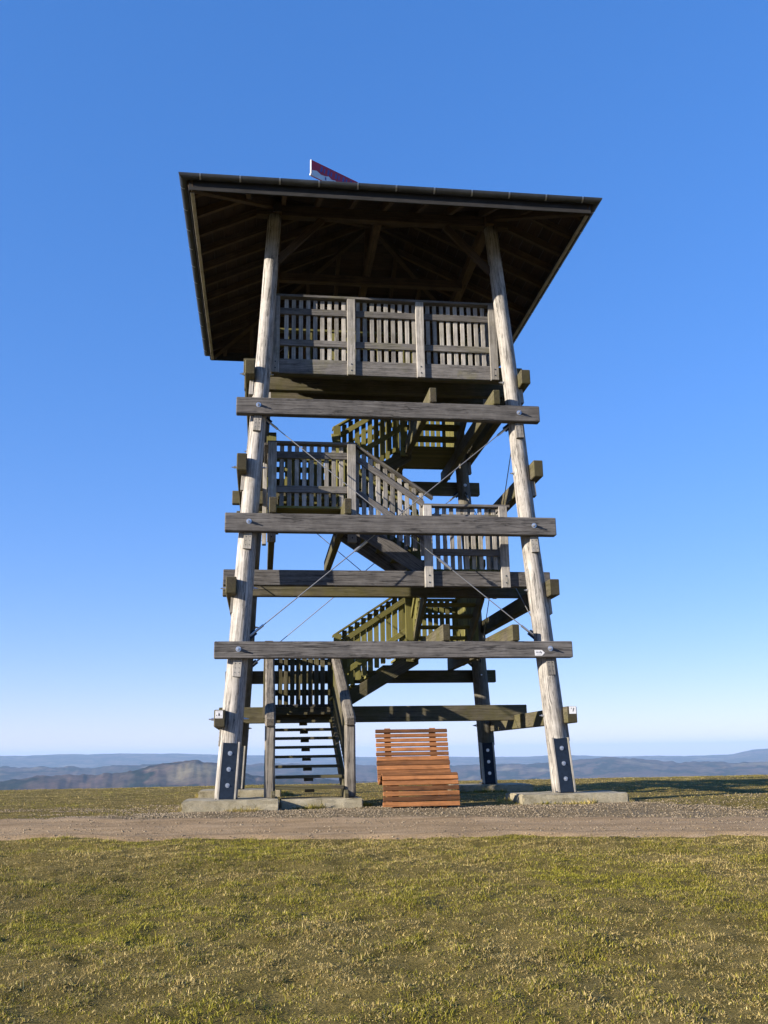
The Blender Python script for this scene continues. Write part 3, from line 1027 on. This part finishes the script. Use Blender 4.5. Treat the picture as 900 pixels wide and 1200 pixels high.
# ------------------------------------------------------------------ roof
E_, ZE, SL = 3.48, 9.88, 0.47
ZA = ZE+E_*SL
def roof_mesh():
    bm = bmesh.new()
    c = [bm.verts.new((x*(E_+0.03), y*(E_+0.03), ZE)) for x, y in ((-1, -1), (1, -1), (1, 1), (-1, 1))]
    d = [bm.verts.new((x*(E_+0.03), y*(E_+0.03), ZE-0.03)) for x, y in ((-1, -1), (1, -1), (1, 1), (-1, 1))]
    a = bm.verts.new((0, 0, ZA))
    a2 = bm.verts.new((0, 0, ZA-0.03))
    for i in range(4):
        j = (i+1) % 4
        bm.faces.new((c[i], c[j], a))
        bm.faces.new((d[j], d[i], a2))
        bm.faces.new((d[i], d[j], c[j], c[i]))
    bmesh.ops.recalc_face_normals(bm, faces=bm.faces)
    me = bpy.data.meshes.new('roof')
    bm.to_mesh(me)
    bm.free()
    return me
ROOF = link('roof', roof_mesh(), M['roofing'], T)
def surf(v):          # roof surface height at distance v from the centre line (towards an eave)
    return ZE+(E_-v)*SL
for q in range(4):
    R4 = Matrix.Rotation(q*math.pi/2, 4, 'Z')
    def tr(p):
        return R4 @ Vector(p)
    # sheathing boards run along the eave, under the roofing
    v = 0.06
    while v < E_:
        w = 0.20
        hl = v-0.02
        if hl > 0.1:
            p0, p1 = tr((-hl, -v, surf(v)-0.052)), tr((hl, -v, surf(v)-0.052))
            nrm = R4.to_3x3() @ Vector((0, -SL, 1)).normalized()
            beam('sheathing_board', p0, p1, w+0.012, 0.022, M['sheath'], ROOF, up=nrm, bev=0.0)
        v += w
    # jack rafters
    for i in range(-5, 6):
        x = i*0.62
        v1 = 3.40
        v0 = max(abs(x), 0.12)
        if v1-v0 < 0.15:
            continue
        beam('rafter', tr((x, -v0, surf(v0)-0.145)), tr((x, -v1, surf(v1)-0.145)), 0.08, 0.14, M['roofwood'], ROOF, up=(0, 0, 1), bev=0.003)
    # hip rafter
    beam('hip_rafter', tr((-0.08, -0.08, surf(0.08)-0.19)), tr((-3.42, -3.42, surf(3.42)-0.19)), 0.11, 0.20, M['roofwood'], ROOF, bev=0.004)
    # wall plate
    beam('wall_plate', tr((-2.35+0.2*(q % 2), -1.97, 10.235)), tr((2.35-0.2*(q % 2), -1.97, 10.235)), 0.16, 0.21 if q % 2 == 0 else 0.204, M['roofwood'], ROOF, bev=0.006)
    # fascia and gutter
    e = 3.435
    dd = 0.0 if q % 2 == 0 else 0.024
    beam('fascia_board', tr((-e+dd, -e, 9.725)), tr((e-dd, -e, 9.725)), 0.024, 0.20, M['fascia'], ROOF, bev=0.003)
    if q % 2:
        beam('fascia_lath', tr((-e+0.04+dd, -e+0.05, 9.625)), tr((e-0.04-dd, -e+0.05, 9.625)), 0.06, 0.026, M['slat'], ROOF, bev=0.003)
    bm = bmesh.new()
    rg, n = 0.075, 10
    prof = []
    for k in range(n+1):
        a = math.pi*k/n
        prof.append((-math.cos(a)*rg, -math.sin(a)*rg))
    for k in range(n, -1, -1):
        a = math.pi*k/n
        prof.append((-math.cos(a)*(rg-0.006), -math.sin(a)*(rg-0.006)))
    go = 3.525
    lft = [bm.verts.new(((-go+p), -go+p, 9.845+qz)) for p, qz in prof]
    rgt = [bm.verts.new(((go-p), -go+p, 9.845+qz)) for p, qz in prof]
    m_ = len(prof)
    for k in range(m_):
        bm.faces.new((lft[k], rgt[k], rgt[(k+1) % m_], lft[(k+1) % m_]))
    bmesh.ops.recalc_face_normals(bm, faces=bm.faces)
    me = bpy.data.meshes.new('gutter')
    bm.to_mesh(me)
    bm.free()
    gt = link('gutter', me, M['zinc'], ROOF, R4)
    # gutter brackets
    for i in range(11):
        x = -3.25+i*0.65
        bm = bmesh.new()
        pr_ = []
        for k in range(7):
            a = math.pi*k/12+0.0
            pr_.append((-math.cos(a)*(rg+0.004), -math.sin(a)*(rg+0.004)))
        for s in (-0.014, 0.014):
            for p, qz in pr_:
                bm.verts.new((s, p, qz))
        bm.verts.ensure_lookup_table()
        for k in range(6):
            bm.faces.new([bm.verts[j] for j in (k, k+1, 8+k, 7+k)])
        r = bmesh.ops.solidify(bm, geom=bm.faces[:], thickness=0.003)
        key = 'bracket'
        if key in CACHE:
            bm.free()
            me = CACHE[key]
        else:
            me = bpy.data.meshes.new('bracket')
            bm.to_mesh(me)
            bm.free()
            CACHE[key] = me
        link('gutter_bracket', me, M['steel'], ROOF, R4 @ Matrix.Translation((x, -go, 9.845)))
ROOF.location.z += 0.05
# tie beams and king post
beam('tie_beam', (-0.10, -1.9, 10.225), (-0.10, 1.9, 10.225), 0.13, 0.19, M['roofwood'], ROOF, bev=0.005)
beam('tie_beam', (-1.9, 0.1, 10.04), (1.9, 0.1, 10.04), 0.13, 0.17, M['roofwood'], ROOF, bev=0.005)
beam('king_post', (-0.10, 0.0, 10.32), (-0.06, 0.0, ZA-0.25), 0.14, 0.14, M['roofwood'], ROOF, up=(0, 1, 0), bev=0.005)
for sx in (-1, 1):
    for sy in (-1, 1):
        a = Vector((sx*px(9.2), sy*py(9.2), 9.2))
        beam('knee_brace', a+Vector((-sx*0.10, 0, 0)), (sx*1.15, sy*1.97, 10.12), 0.09, 0.12, M['roofwood'], ROOF, up=(0, 0, 1), bev=0.004)

# ------------------------------------------------------------------ sign board on the roof
ang = math.atan2(0.66, 1.0)
def rp(s, z, o=0.0):      # along the board, height, out towards the viewer side
    c = Vector((-1.29, -0.38, 0))
    return c+Vector((math.cos(ang)*s+math.sin(ang)*o, math.sin(ang)*s-math.cos(ang)*o, z))
SG = empty('roof_sign', rp(1.35, ZA), 'long red sign board with pale printed skyline on top of the roof', 'sign')
smw = Matrix.Translation(rp(0, 12.17)) @ Matrix.Rotation(ang, 4, 'Z')
bd = link('sign_panel', poly_prism([(0, 0), (2.7, 0), (2.7, 0.37), (0, 0.37)], 0.03), M['red'], SG, smw)
def decal(pts, mat, t=0.003, lvl=0.0305):
    return link('print', poly_prism(pts, t), mat, bd, smw @ Matrix.Translation((0, -lvl, 0)))
decal([(0.012, 0.0), (0.012, 0.13), (0.06, 0.145), (0.13, 0.165), (0.17, 0.15), (0.24, 0.12), (0.30, 0.125), (0.36, 0.13), (0.44, 0.165), (0.52, 0.12), (0.62, 0.14), (0.70, 0.10), (0.80, 0.13), (0.95, 0.09), (1.15, 0.12), (1.4, 0.08), (1.7, 0.11), (2.0, 0.06), (2.68, 0.03), (2.68, 0.0)], M['pale'])
for x0 in (0.22, 0.40, 0.60, 0.80, 1.0, 1.2):
    decal([(x0, 0.185), (x0+0.05, 0.185), (x0+0.075, 0.32), (x0+0.025, 0.32)], M['blue'], 0.003, 0.0305)
    decal([(x0+0.09, 0.19), (x0+0.125, 0.19), (x0+0.14, 0.30), (x0+0.105, 0.30)], M['blue'], 0.003, 0.0305)
for x0 in (0.345, 0.56, 0.67):
    decal([(x0, 0.04), (x0+0.035, 0.04), (x0+0.035, 0.11), (x0, 0.11)], M['blue'], 0.003, 0.034)
link('edge_strip', poly_prism([(-0.012, 0.0), (0.0, 0.0), (0.0, 0.372), (-0.012, 0.372)], 0.034), M['white'], SG, smw)
for s in (0.75, 1.9):
    rod('stay', rp(s, 11.36), rp(s, 12.18, 0.015), 0.028, M['steel'], SG, 10)
rod('corner_bolt', rp(-0.03, 12.19, 0.02), rp(0.05, 12.19, 0.02), 0.022, M['white'], SG, 8)

# ------------------------------------------------------------------ small signs on the tower
x1 = px(1.19)+0.195
yb = -(py(1.19)+0.33)
def plaque(name, x, y, z, pts, marks, label, cat):
    mw = Matrix.Translation((x, y-0.001, z))
    s = link(name, poly_prism(pts, 0.004), M['white'], None, mw, label, cat)
    for mp, mm in marks:
        link('print', poly_prism(mp, 0.0015), mm, s, mw @ Matrix.Translation((0, -0.0042, 0)))
    return s
sq = [(-0.056, -0.056), (0.056, -0.056), (0.056, 0.056), (-0.056, 0.056)]
plaque('trail_sign', -x1-0.008, yb, 1.245, sq, [
    ([(-0.012, -0.02), (0.018, -0.02), (0.004, 0.022), (-0.006, 0.024)], M['black']),
    ([(-0.042, -0.02), (-0.026, -0.02), (-0.030, -0.006), (-0.038, -0.006)], M['black']),
    ([(0.034, -0.02), (0.043, -0.02), (0.040, -0.008)], M['grey']),
    ([(-0.04, -0.042), (0.022, -0.042), (0.022, -0.034), (-0.04, -0.034)], M['grey']),
    ([(0.030, -0.042), (0.040, -0.042), (0.040, -0.034), (0.030, -0.034)], M['grey']),
    ([(-0.038, 0.036), (0.036, 0.036), (0.036, 0.042), (-0.038, 0.042)], M['grey'])],
    'small square white trail plate with black pictogram on a beam end beside the stair', 'sign')
plaque('trail_sign', x1+0.012, yb, 1.255, sq, [
    ([(-0.004, -0.022), (0.008, -0.022), (0.026, 0.03), (0.012, 0.034), (0.004, 0.0)], M['black']),
    ([(-0.026, 0.022), (-0.014, 0.022), (-0.014, 0.034), (-0.026, 0.034)], M['black'])],
    'small white trail plate with black tick mark on beam end above pale slab', 'sign')
zc = (FB[0][0]+FB[0][1])/2
yb1 = -(py(zc)+0.205+0.075)
plaque('arrow_sign', 2.29, yb1, zc-0.058, [(-0.075, -0.045), (0.04, -0.045), (0.085, 0.0), (0.04, 0.045), (-0.08, 0.045)], [
    ([(-0.06, -0.002), (-0.015, -0.002), (-0.015, 0.018), (-0.06, 0.018)], M['grey']),
    ([(-0.005, -0.004), (0.008, -0.004), (0.020, 0.024), (0.008, 0.024)], M['black']),
    ([(0.020, -0.01), (0.034, -0.01), (0.034, 0.014), (0.026, 0.014)], M['black']),
    ([(-0.05, -0.026), (0.03, -0.026), (0.03, -0.021), (-0.05, -0.021)], M['grey'])],
    'small white arrow shaped waymark sign screwed to the lowest front beam', 'sign')

# ------------------------------------------------------------------ slatted lounger
BX0, BX1, BY, BZ = -0.345, 0.785, -3.3, float(ground_z(0.3, -3.0, False))+0.0
BN = empty('wooden_lounger', (0.285, BY+0.6, BZ), 'reddish brown slatted wooden double lounger standing under the tower', 'bench')
prof = [(0.02, 0.02), (0.03, 0.16), (0.05, 0.32), (0.10, 0.425), (0.18, 0.475), (0.28, 0.48), (0.42, 0.44), (0.58, 0.375), (0.72, 0.345), (0.84, 0.38), (0.94, 0.50), (1.02, 0.66), (1.10, 0.85), (1.17, 1.03), (1.225, 1.17)]
prof = [(a_*0.70, b_*0.995) for a_, b_ in prof]
def catmull(pts, n=12):
    out = []
    for i in range(len(pts)-1):
        p = [Vector(pts[max(0, min(len(pts)-1, i+k))]) for k in (-1, 0, 1, 2)]
        for j in range(n):
            t = j/n
            out.append(0.5*((2*p[1])+(-p[0]+p[2])*t+(2*p[0]-5*p[1]+4*p[2]-p[3])*t*t+(-p[0]+3*p[1]-3*p[2]+p[3])*t**3))
    out.append(Vector(pts[-1]))
    return out
cur = catmull(prof)
acc = [0.0]
for i in range(1, len(cur)):
    acc.append(acc[-1]+(cur[i]-cur[i-1]).length)
def at_len(s):
    i = max(1, min(len(acc)-1, int(np.searchsorted(acc, s))))
    f = (s-acc[i-1])/(acc[i]-acc[i-1]+1e-9)
    p = cur[i-1].lerp(cur[i], f)
    t = (cur[min(i+1, len(cur)-1)]-cur[max(i-2, 0)]).normalized()
    return p, t
# curved side ribs
for fx in (0.17, 0.80):
    x = BX0+(BX1-BX0)*fx
    bm = bmesh.new()
    top, bot = [], []
    for i in range(0, len(cur), 3):
        p, t = at_len(acc[i])
        nrm = Vector((t.y, -t.x))        # below / behind the slats
        top.append(p+nrm*0.016)
        bot.append(p+nrm*0.105)
    w = 0.045
    vs = []
    for p, q in zip(top, bot):
        vs.append([bm.verts.new((-w, p.x, p.y)), bm.verts.new((w, p.x, p.y)), bm.verts.new((w, q.x, q.y)), bm.verts.new((-w, q.x, q.y))])
    for i in range(len(vs)-1):
        for k in range(4):
            bm.faces.new((vs[i][k], vs[i][(k+1) % 4], vs[i+1][(k+1) % 4], vs[i+1][k]))
    bm.faces.new(vs[0])
    bm.faces.new(list(reversed(vs[-1])))
    bmesh.ops.recalc_face_normals(bm, faces=bm.faces)
    me = bpy.data.meshes.new('rib')
    bm.to_mesh(me)
    bm.free()
    link('rib', me, M['bench'], BN, Matrix.Translation((x, BY, BZ)))
    # rear prop leg
    beam('leg', (x, BY+0.83, BZ+0.0), (x, BY+0.70, BZ+0.52), 0.08, 0.09, M['bench'], BN, up=(0, 1, 0), bev=0.005)
    beam('runner', (x, BY+0.03, BZ+0.035), (x, BY+0.88, BZ+0.035), 0.082, 0.07, M['bench'], BN, bev=0.005)
s, i = 0.045, 0
total = acc[-1]
while s < total:
    p, t = at_len(s)
    back = s > total*0.60
    pitch_ = 0.074 if s < 0.50 else (0.071 if not back else 0.0715)
    hh = 0.064 if s < 0.5 else (0.066 if s < total*0.76 else 0.054)
    nrm = Vector((0, -t.y, t.x))
    if nrm.length < 1e-3:
        nrm = Vector((0, 0, 1))
    c = Vector((0, BY+p.x, BZ+p.y))
    e0, e1 = random.uniform(-0.006, 0.006), random.uniform(-0.006, 0.006)
    beam('slat', (BX0+e0, c.y, c.z), (BX1+e1, c.y, c.z), hh, 0.030, M['bench'], BN, up=nrm, bev=0.005)
    s += pitch_
    i += 1

# ------------------------------------------------------------------ stuff: grass and pebbles
def flat_mesh(name, verts, faces_tri, colors):
    me = bpy.data.meshes.new(name)
    me.vertices.add(len(verts))
    me.vertices.foreach_set('co', verts.astype(np.float32).ravel())
    me.loops.add(faces_tri.size)
    me.loops.foreach_set('vertex_index', faces_tri.astype(np.int32).ravel())
    me.polygons.add(len(faces_tri))
    me.polygons.foreach_set('loop_start', np.arange(0, faces_tri.size, 3, dtype=np.int32))
    me.polygons.foreach_set('loop_total', np.full(len(faces_tri), 3, dtype=np.int32))
    a = me.color_attributes.new('tint', 'FLOAT_COLOR', 'POINT')
    cc = np.ones((len(verts), 4), np.float32)
    cc[:, :3] = colors
    a.data.foreach_set('color', cc.ravel())
    me.update()
    return me

SLABS = [(-3.22, -1.83, -3.02, -1.95), (-1.80, -0.57, -2.68, -1.95), (1.80, 3.46, -3.02, -1.95), (1.83, 3.40, 1.95, 3.0), (-3.30, -1.70, 1.95, 3.0)]
def allowed(x, y):
    jn = np.abs(rng.normal(0, 0.16, len(x)))*np.where(y < -4.9-0.13*x, 1, -1)+0.7*(fbm(x*2.4, y*2.4, 99, 3)-0.5)
    spill = (rng.random(len(x)) < 0.22) & (fbm(x*2.3, y*2.3, 98, 3) > 0.50) & (y > track_far(x)-0.1)
    ok = spill | (y < track_near(x)+jn) | (y > np.maximum(track_far(x), gravel_far(x))+jn)
    for a, b, c, d in SLABS:
        ok &= ~((x > a-0.01) & (x < b+0.01) & (y > c-0.01) & (y < d+0.01))
    ok &= ~((x > BX0) & (x < BX1) & (y > BY) & (y < BY+1.2))
    return ok

def blades(name, n, xr, yr, hmin, hmax, wid, label, cull=None, dens=0.55, gb=0.40, free=False):
    x = rng.uniform(xr[0], xr[1], n)
    y = rng.uniform(yr[0], yr[1], n)
    if cull is not None:
        k = cull(x, y)
        x, y = x[k], y[k]
    if not free:
        k = allowed(x, y)
        x, y = x[k], y[k]
    pat = fbm(x*0.9, y*0.9, 31, 4)           # broad green / straw patches
    cl = fbm(x*5.5, y*5.5, 33, 3)            # tussocks
    keep = rng.random(len(x)) < np.clip(dens+1.5*(cl-0.45), 0.25, 1)
    bare = fbm(x*1.6+3, y*2.1, 141, 4)
    keep &= (bare > 0.31) | (rng.random(len(x)) < 0.35)
    x, y, pat, cl = x[keep], y[keep], pat[keep], cl[keep]
    n = len(x)
    z = ground_z(x, y)-0.006
    h = (hmin+(hmax-hmin)*rng.random(n)**1.6)*(0.65+0.7*np.clip((cl-0.3)*2, 0, 1))
    h = np.where(rng.random(n) < 0.012, h*2.2, h)
    az = rng.uniform(0, 2*np.pi, n)
    lean = np.abs(rng.normal(1.20, 0.50, n))
    greenp = np.clip(gb+1.9*(pat-0.52)+0.5*(cl-0.5), 0.06, 0.85)
    u = rng.random(n)
    isg = u < greenp
    lean = np.where(isg, lean*0.75, lean*1.35)
    w = wid*(0.7+0.6*rng.random(n))
    dx, dy = np.cos(az), np.sin(az)
    face = rng.uniform(0, 2*np.pi, n)
    sxv, syv = np.cos(face), np.sin(face)
    s1, c1 = np.sin(lean*0.6), np.cos(lean*0.6)
    l2 = np.minimum(lean*1.5, 1.9)
    s2, c2 = np.sin(l2), np.cos(l2)
    mx, my, mz = x+dx*s1*h*0.55, y+dy*s1*h*0.55, z+c1*h*0.55
    tx_, ty_, tz_ = mx+dx*s2*h*0.5, my+dy*s2*h*0.5, np.maximum(mz+c2*h*0.5, z+0.006)
    V = np.empty((n, 5, 3))
    V[:, 0] = np.stack([x-sxv*w/2, y-syv*w/2, z], 1)
    V[:, 1] = np.stack([x+sxv*w/2, y+syv*w/2, z], 1)
    V[:, 2] = np.stack([mx-sxv*w*0.4, my-syv*w*0.4, mz], 1)
    V[:, 3] = np.stack([mx+sxv*w*0.4, my+syv*w*0.4, mz], 1)
    V[:, 4] = np.stack([tx_, ty_, tz_], 1)
    i0 = (np.arange(n)*5)[:, None]
    Fc = np.concatenate([i0+np.array([[0, 1, 3]]), i0+np.array([[0, 3, 2]]), i0+np.array([[2, 3, 4]])], 1).reshape(-1, 3)
    g = np.array([0.145, 0.138, 0.015])
    g2 = np.array([0.29, 0.255, 0.032])
    s_a = np.array([0.56, 0.45, 0.19])
    s_b = np.array([0.29, 0.205, 0.066])
    r = rng.random((n, 1))
    cg = g*(1-r)+g2*r
    r2 = rng.random((n, 1))**1.4
    cs = s_b*(1-r2)+s_a*r2
    tone = np.clip(0.86+1.0*(fbm(x*0.55+7, y*0.8, 131, 4)-0.2), 0.55, 1.25)[:, None]
    C = np.where(isg[:, None], cg, cs)*(0.7+0.5*rng.random((n, 1)))*tone
    C = np.repeat(C[:, None, :], 5, 1).reshape(-1, 3)
    me = flat_mesh(name, V.reshape(-1, 3), Fc, C)
    print(name, n)
    return link(name, me, M['grass'], None, None, label, 'grass', None, 'stuff')

def at_slabs(x, y):
    ok = np.zeros(len(x), bool)
    for a, b, c, d in SLABS:
        ox = np.maximum(np.maximum(a-x, x-b), 0)
        oy = np.maximum(np.maximum(c-y, y-d), 0)
        dd = np.hypot(ox, oy)
        ok |= (dd > 0) & (dd < 0.05+0.10*np.maximum(fbm(x*2.2, y*2.2, 57, 3)-0.45, 0)*6)
    return ok & (fbm(x*2.2, y*2.2, 57, 3) > 0.42)

def infront(x, y):
    # inside the wedge the camera sees, with a wide margin
    dx, dy = x-CAM[0], y-CAM[1]
    f = dx*math.sin(yaw)+dy*math.cos(yaw)
    r = dx*math.cos(yaw)-dy*math.sin(yaw)
    return np.abs(r) < 0.50*f+0.8
blades('grass', 1550000, (-7.2, 5.2), (-13.6, -4.6), 0.010, 0.038, 0.0046, 'short winter turf of green and straw blades in front of the track', infront, 1.0, 0.44)
blades('grass', 520000, (-15, 19), (-4.2, 15), 0.010, 0.036, 0.008, 'dry yellowish turf on the hilltop around the tower behind the track', infront, 0.85, 0.10)

blades('grass', 900000, (-3.6, 3.8), (-3.4, 3.3), 0.03, 0.11, 0.007, 'ragged grass growing against the edges of the concrete footings', at_slabs, 1.0, 0.35, True)

def pebbles(name, n, fx, smin, smax, label, lift=0.0):
    x, y = fx(n)
    n = len(x)
    z = ground_z(x, y)+lift
    s = smin+(smax-smin)*rng.random(n)**3
    base = np.array([(1, 0, 0), (-1, 0, 0), (0, 1, 0), (0, -1, 0), (0, 0, 1), (0, 0, -1)], float)
    fc = np.array([(0, 2, 4), (2, 1, 4), (1, 3, 4), (3, 0, 4), (2, 0, 5), (1, 2, 5), (3, 1, 5), (0, 3, 5)])
    V = base[None]*(0.7+0.6*rng.random((n, 6, 1)))
    a = rng.uniform(0, 6.28, n)
    ca, sa = np.cos(a)[:, None], np.sin(a)[:, None]
    vx = (V[..., 0]*ca-V[..., 1]*sa)*s[:, None]
    vy = (V[..., 0]*sa+V[..., 1]*ca)*s[:, None]*0.8
    vz = V[..., 2]*s[:, None]*0.6
    VV = np.stack([vx+x[:, None], vy+y[:, None], vz+z[:, None]+0.012+0.15*s[:, None]], -1)
    Fc = (np.arange(n)*6)[:, None, None]+fc[None]
    t = rng.random((n, 1))
    C = np.array([0.12, 0.092, 0.056])*(1-t)+np.array([0.31, 0.25, 0.17])*t
    C = np.repeat(C[:, None, :], 6, 1).reshape(-1, 3)
    me = flat_mesh(name, VV.reshape(-1, 3), Fc.reshape(-1, 3), C)
    return link(name, me, M['pebble'], None, None, label, 'gravel', None, 'stuff')
def on_gravel(n):
    x = rng.uniform(-4.9, 5.4, n)
    v = rng.random(n)
    y0, y1 = track_far(x)-0.25, gravel_far(x)+0.1
    y = y0+(y1-y0)*v
    m = n//4
    x[:m] = np.where(rng.random(m) < 0.65, rng.uniform(-6.2, -3.0, m), rng.uniform(3.3, 6.5, m))
    y[:m] = rng.uniform(-4.2, -0.6, m)-0.13*x[:m]*(x[:m] > 0)
    k = rng.random(n) < 0.35+0.65*(fbm(x*2, y*2, 90) > 0.45)
    k[:m] = fbm(x[:m]*1.4, y[:m]*1.4, 98, 3) > 0.52
    for a, b, c, d in SLABS[:3]:
        k &= ~((x > a) & (x < b) & (y > c) & (y < d))
    return x[k], y[k]
def on_track(n):
    x = rng.uniform(-12, 10, n)
    v = rng.random(n)
    y = track_near(x)+(track_far(x)-track_near(x))*v
    k = rng.random(n) < 0.25+0.75*np.exp(-((v-0.5)/0.16)**2)*0.7+0.5*(v > 0.9)
    return x[k], y[k]
pebbles('gravel', 42000, on_gravel, 0.003, 0.017, 'loose grey gravel around the footings')
pebbles('gravel', 20000, on_track, 0.003, 0.018, 'small stones scattered over the dirt track', 0.016)
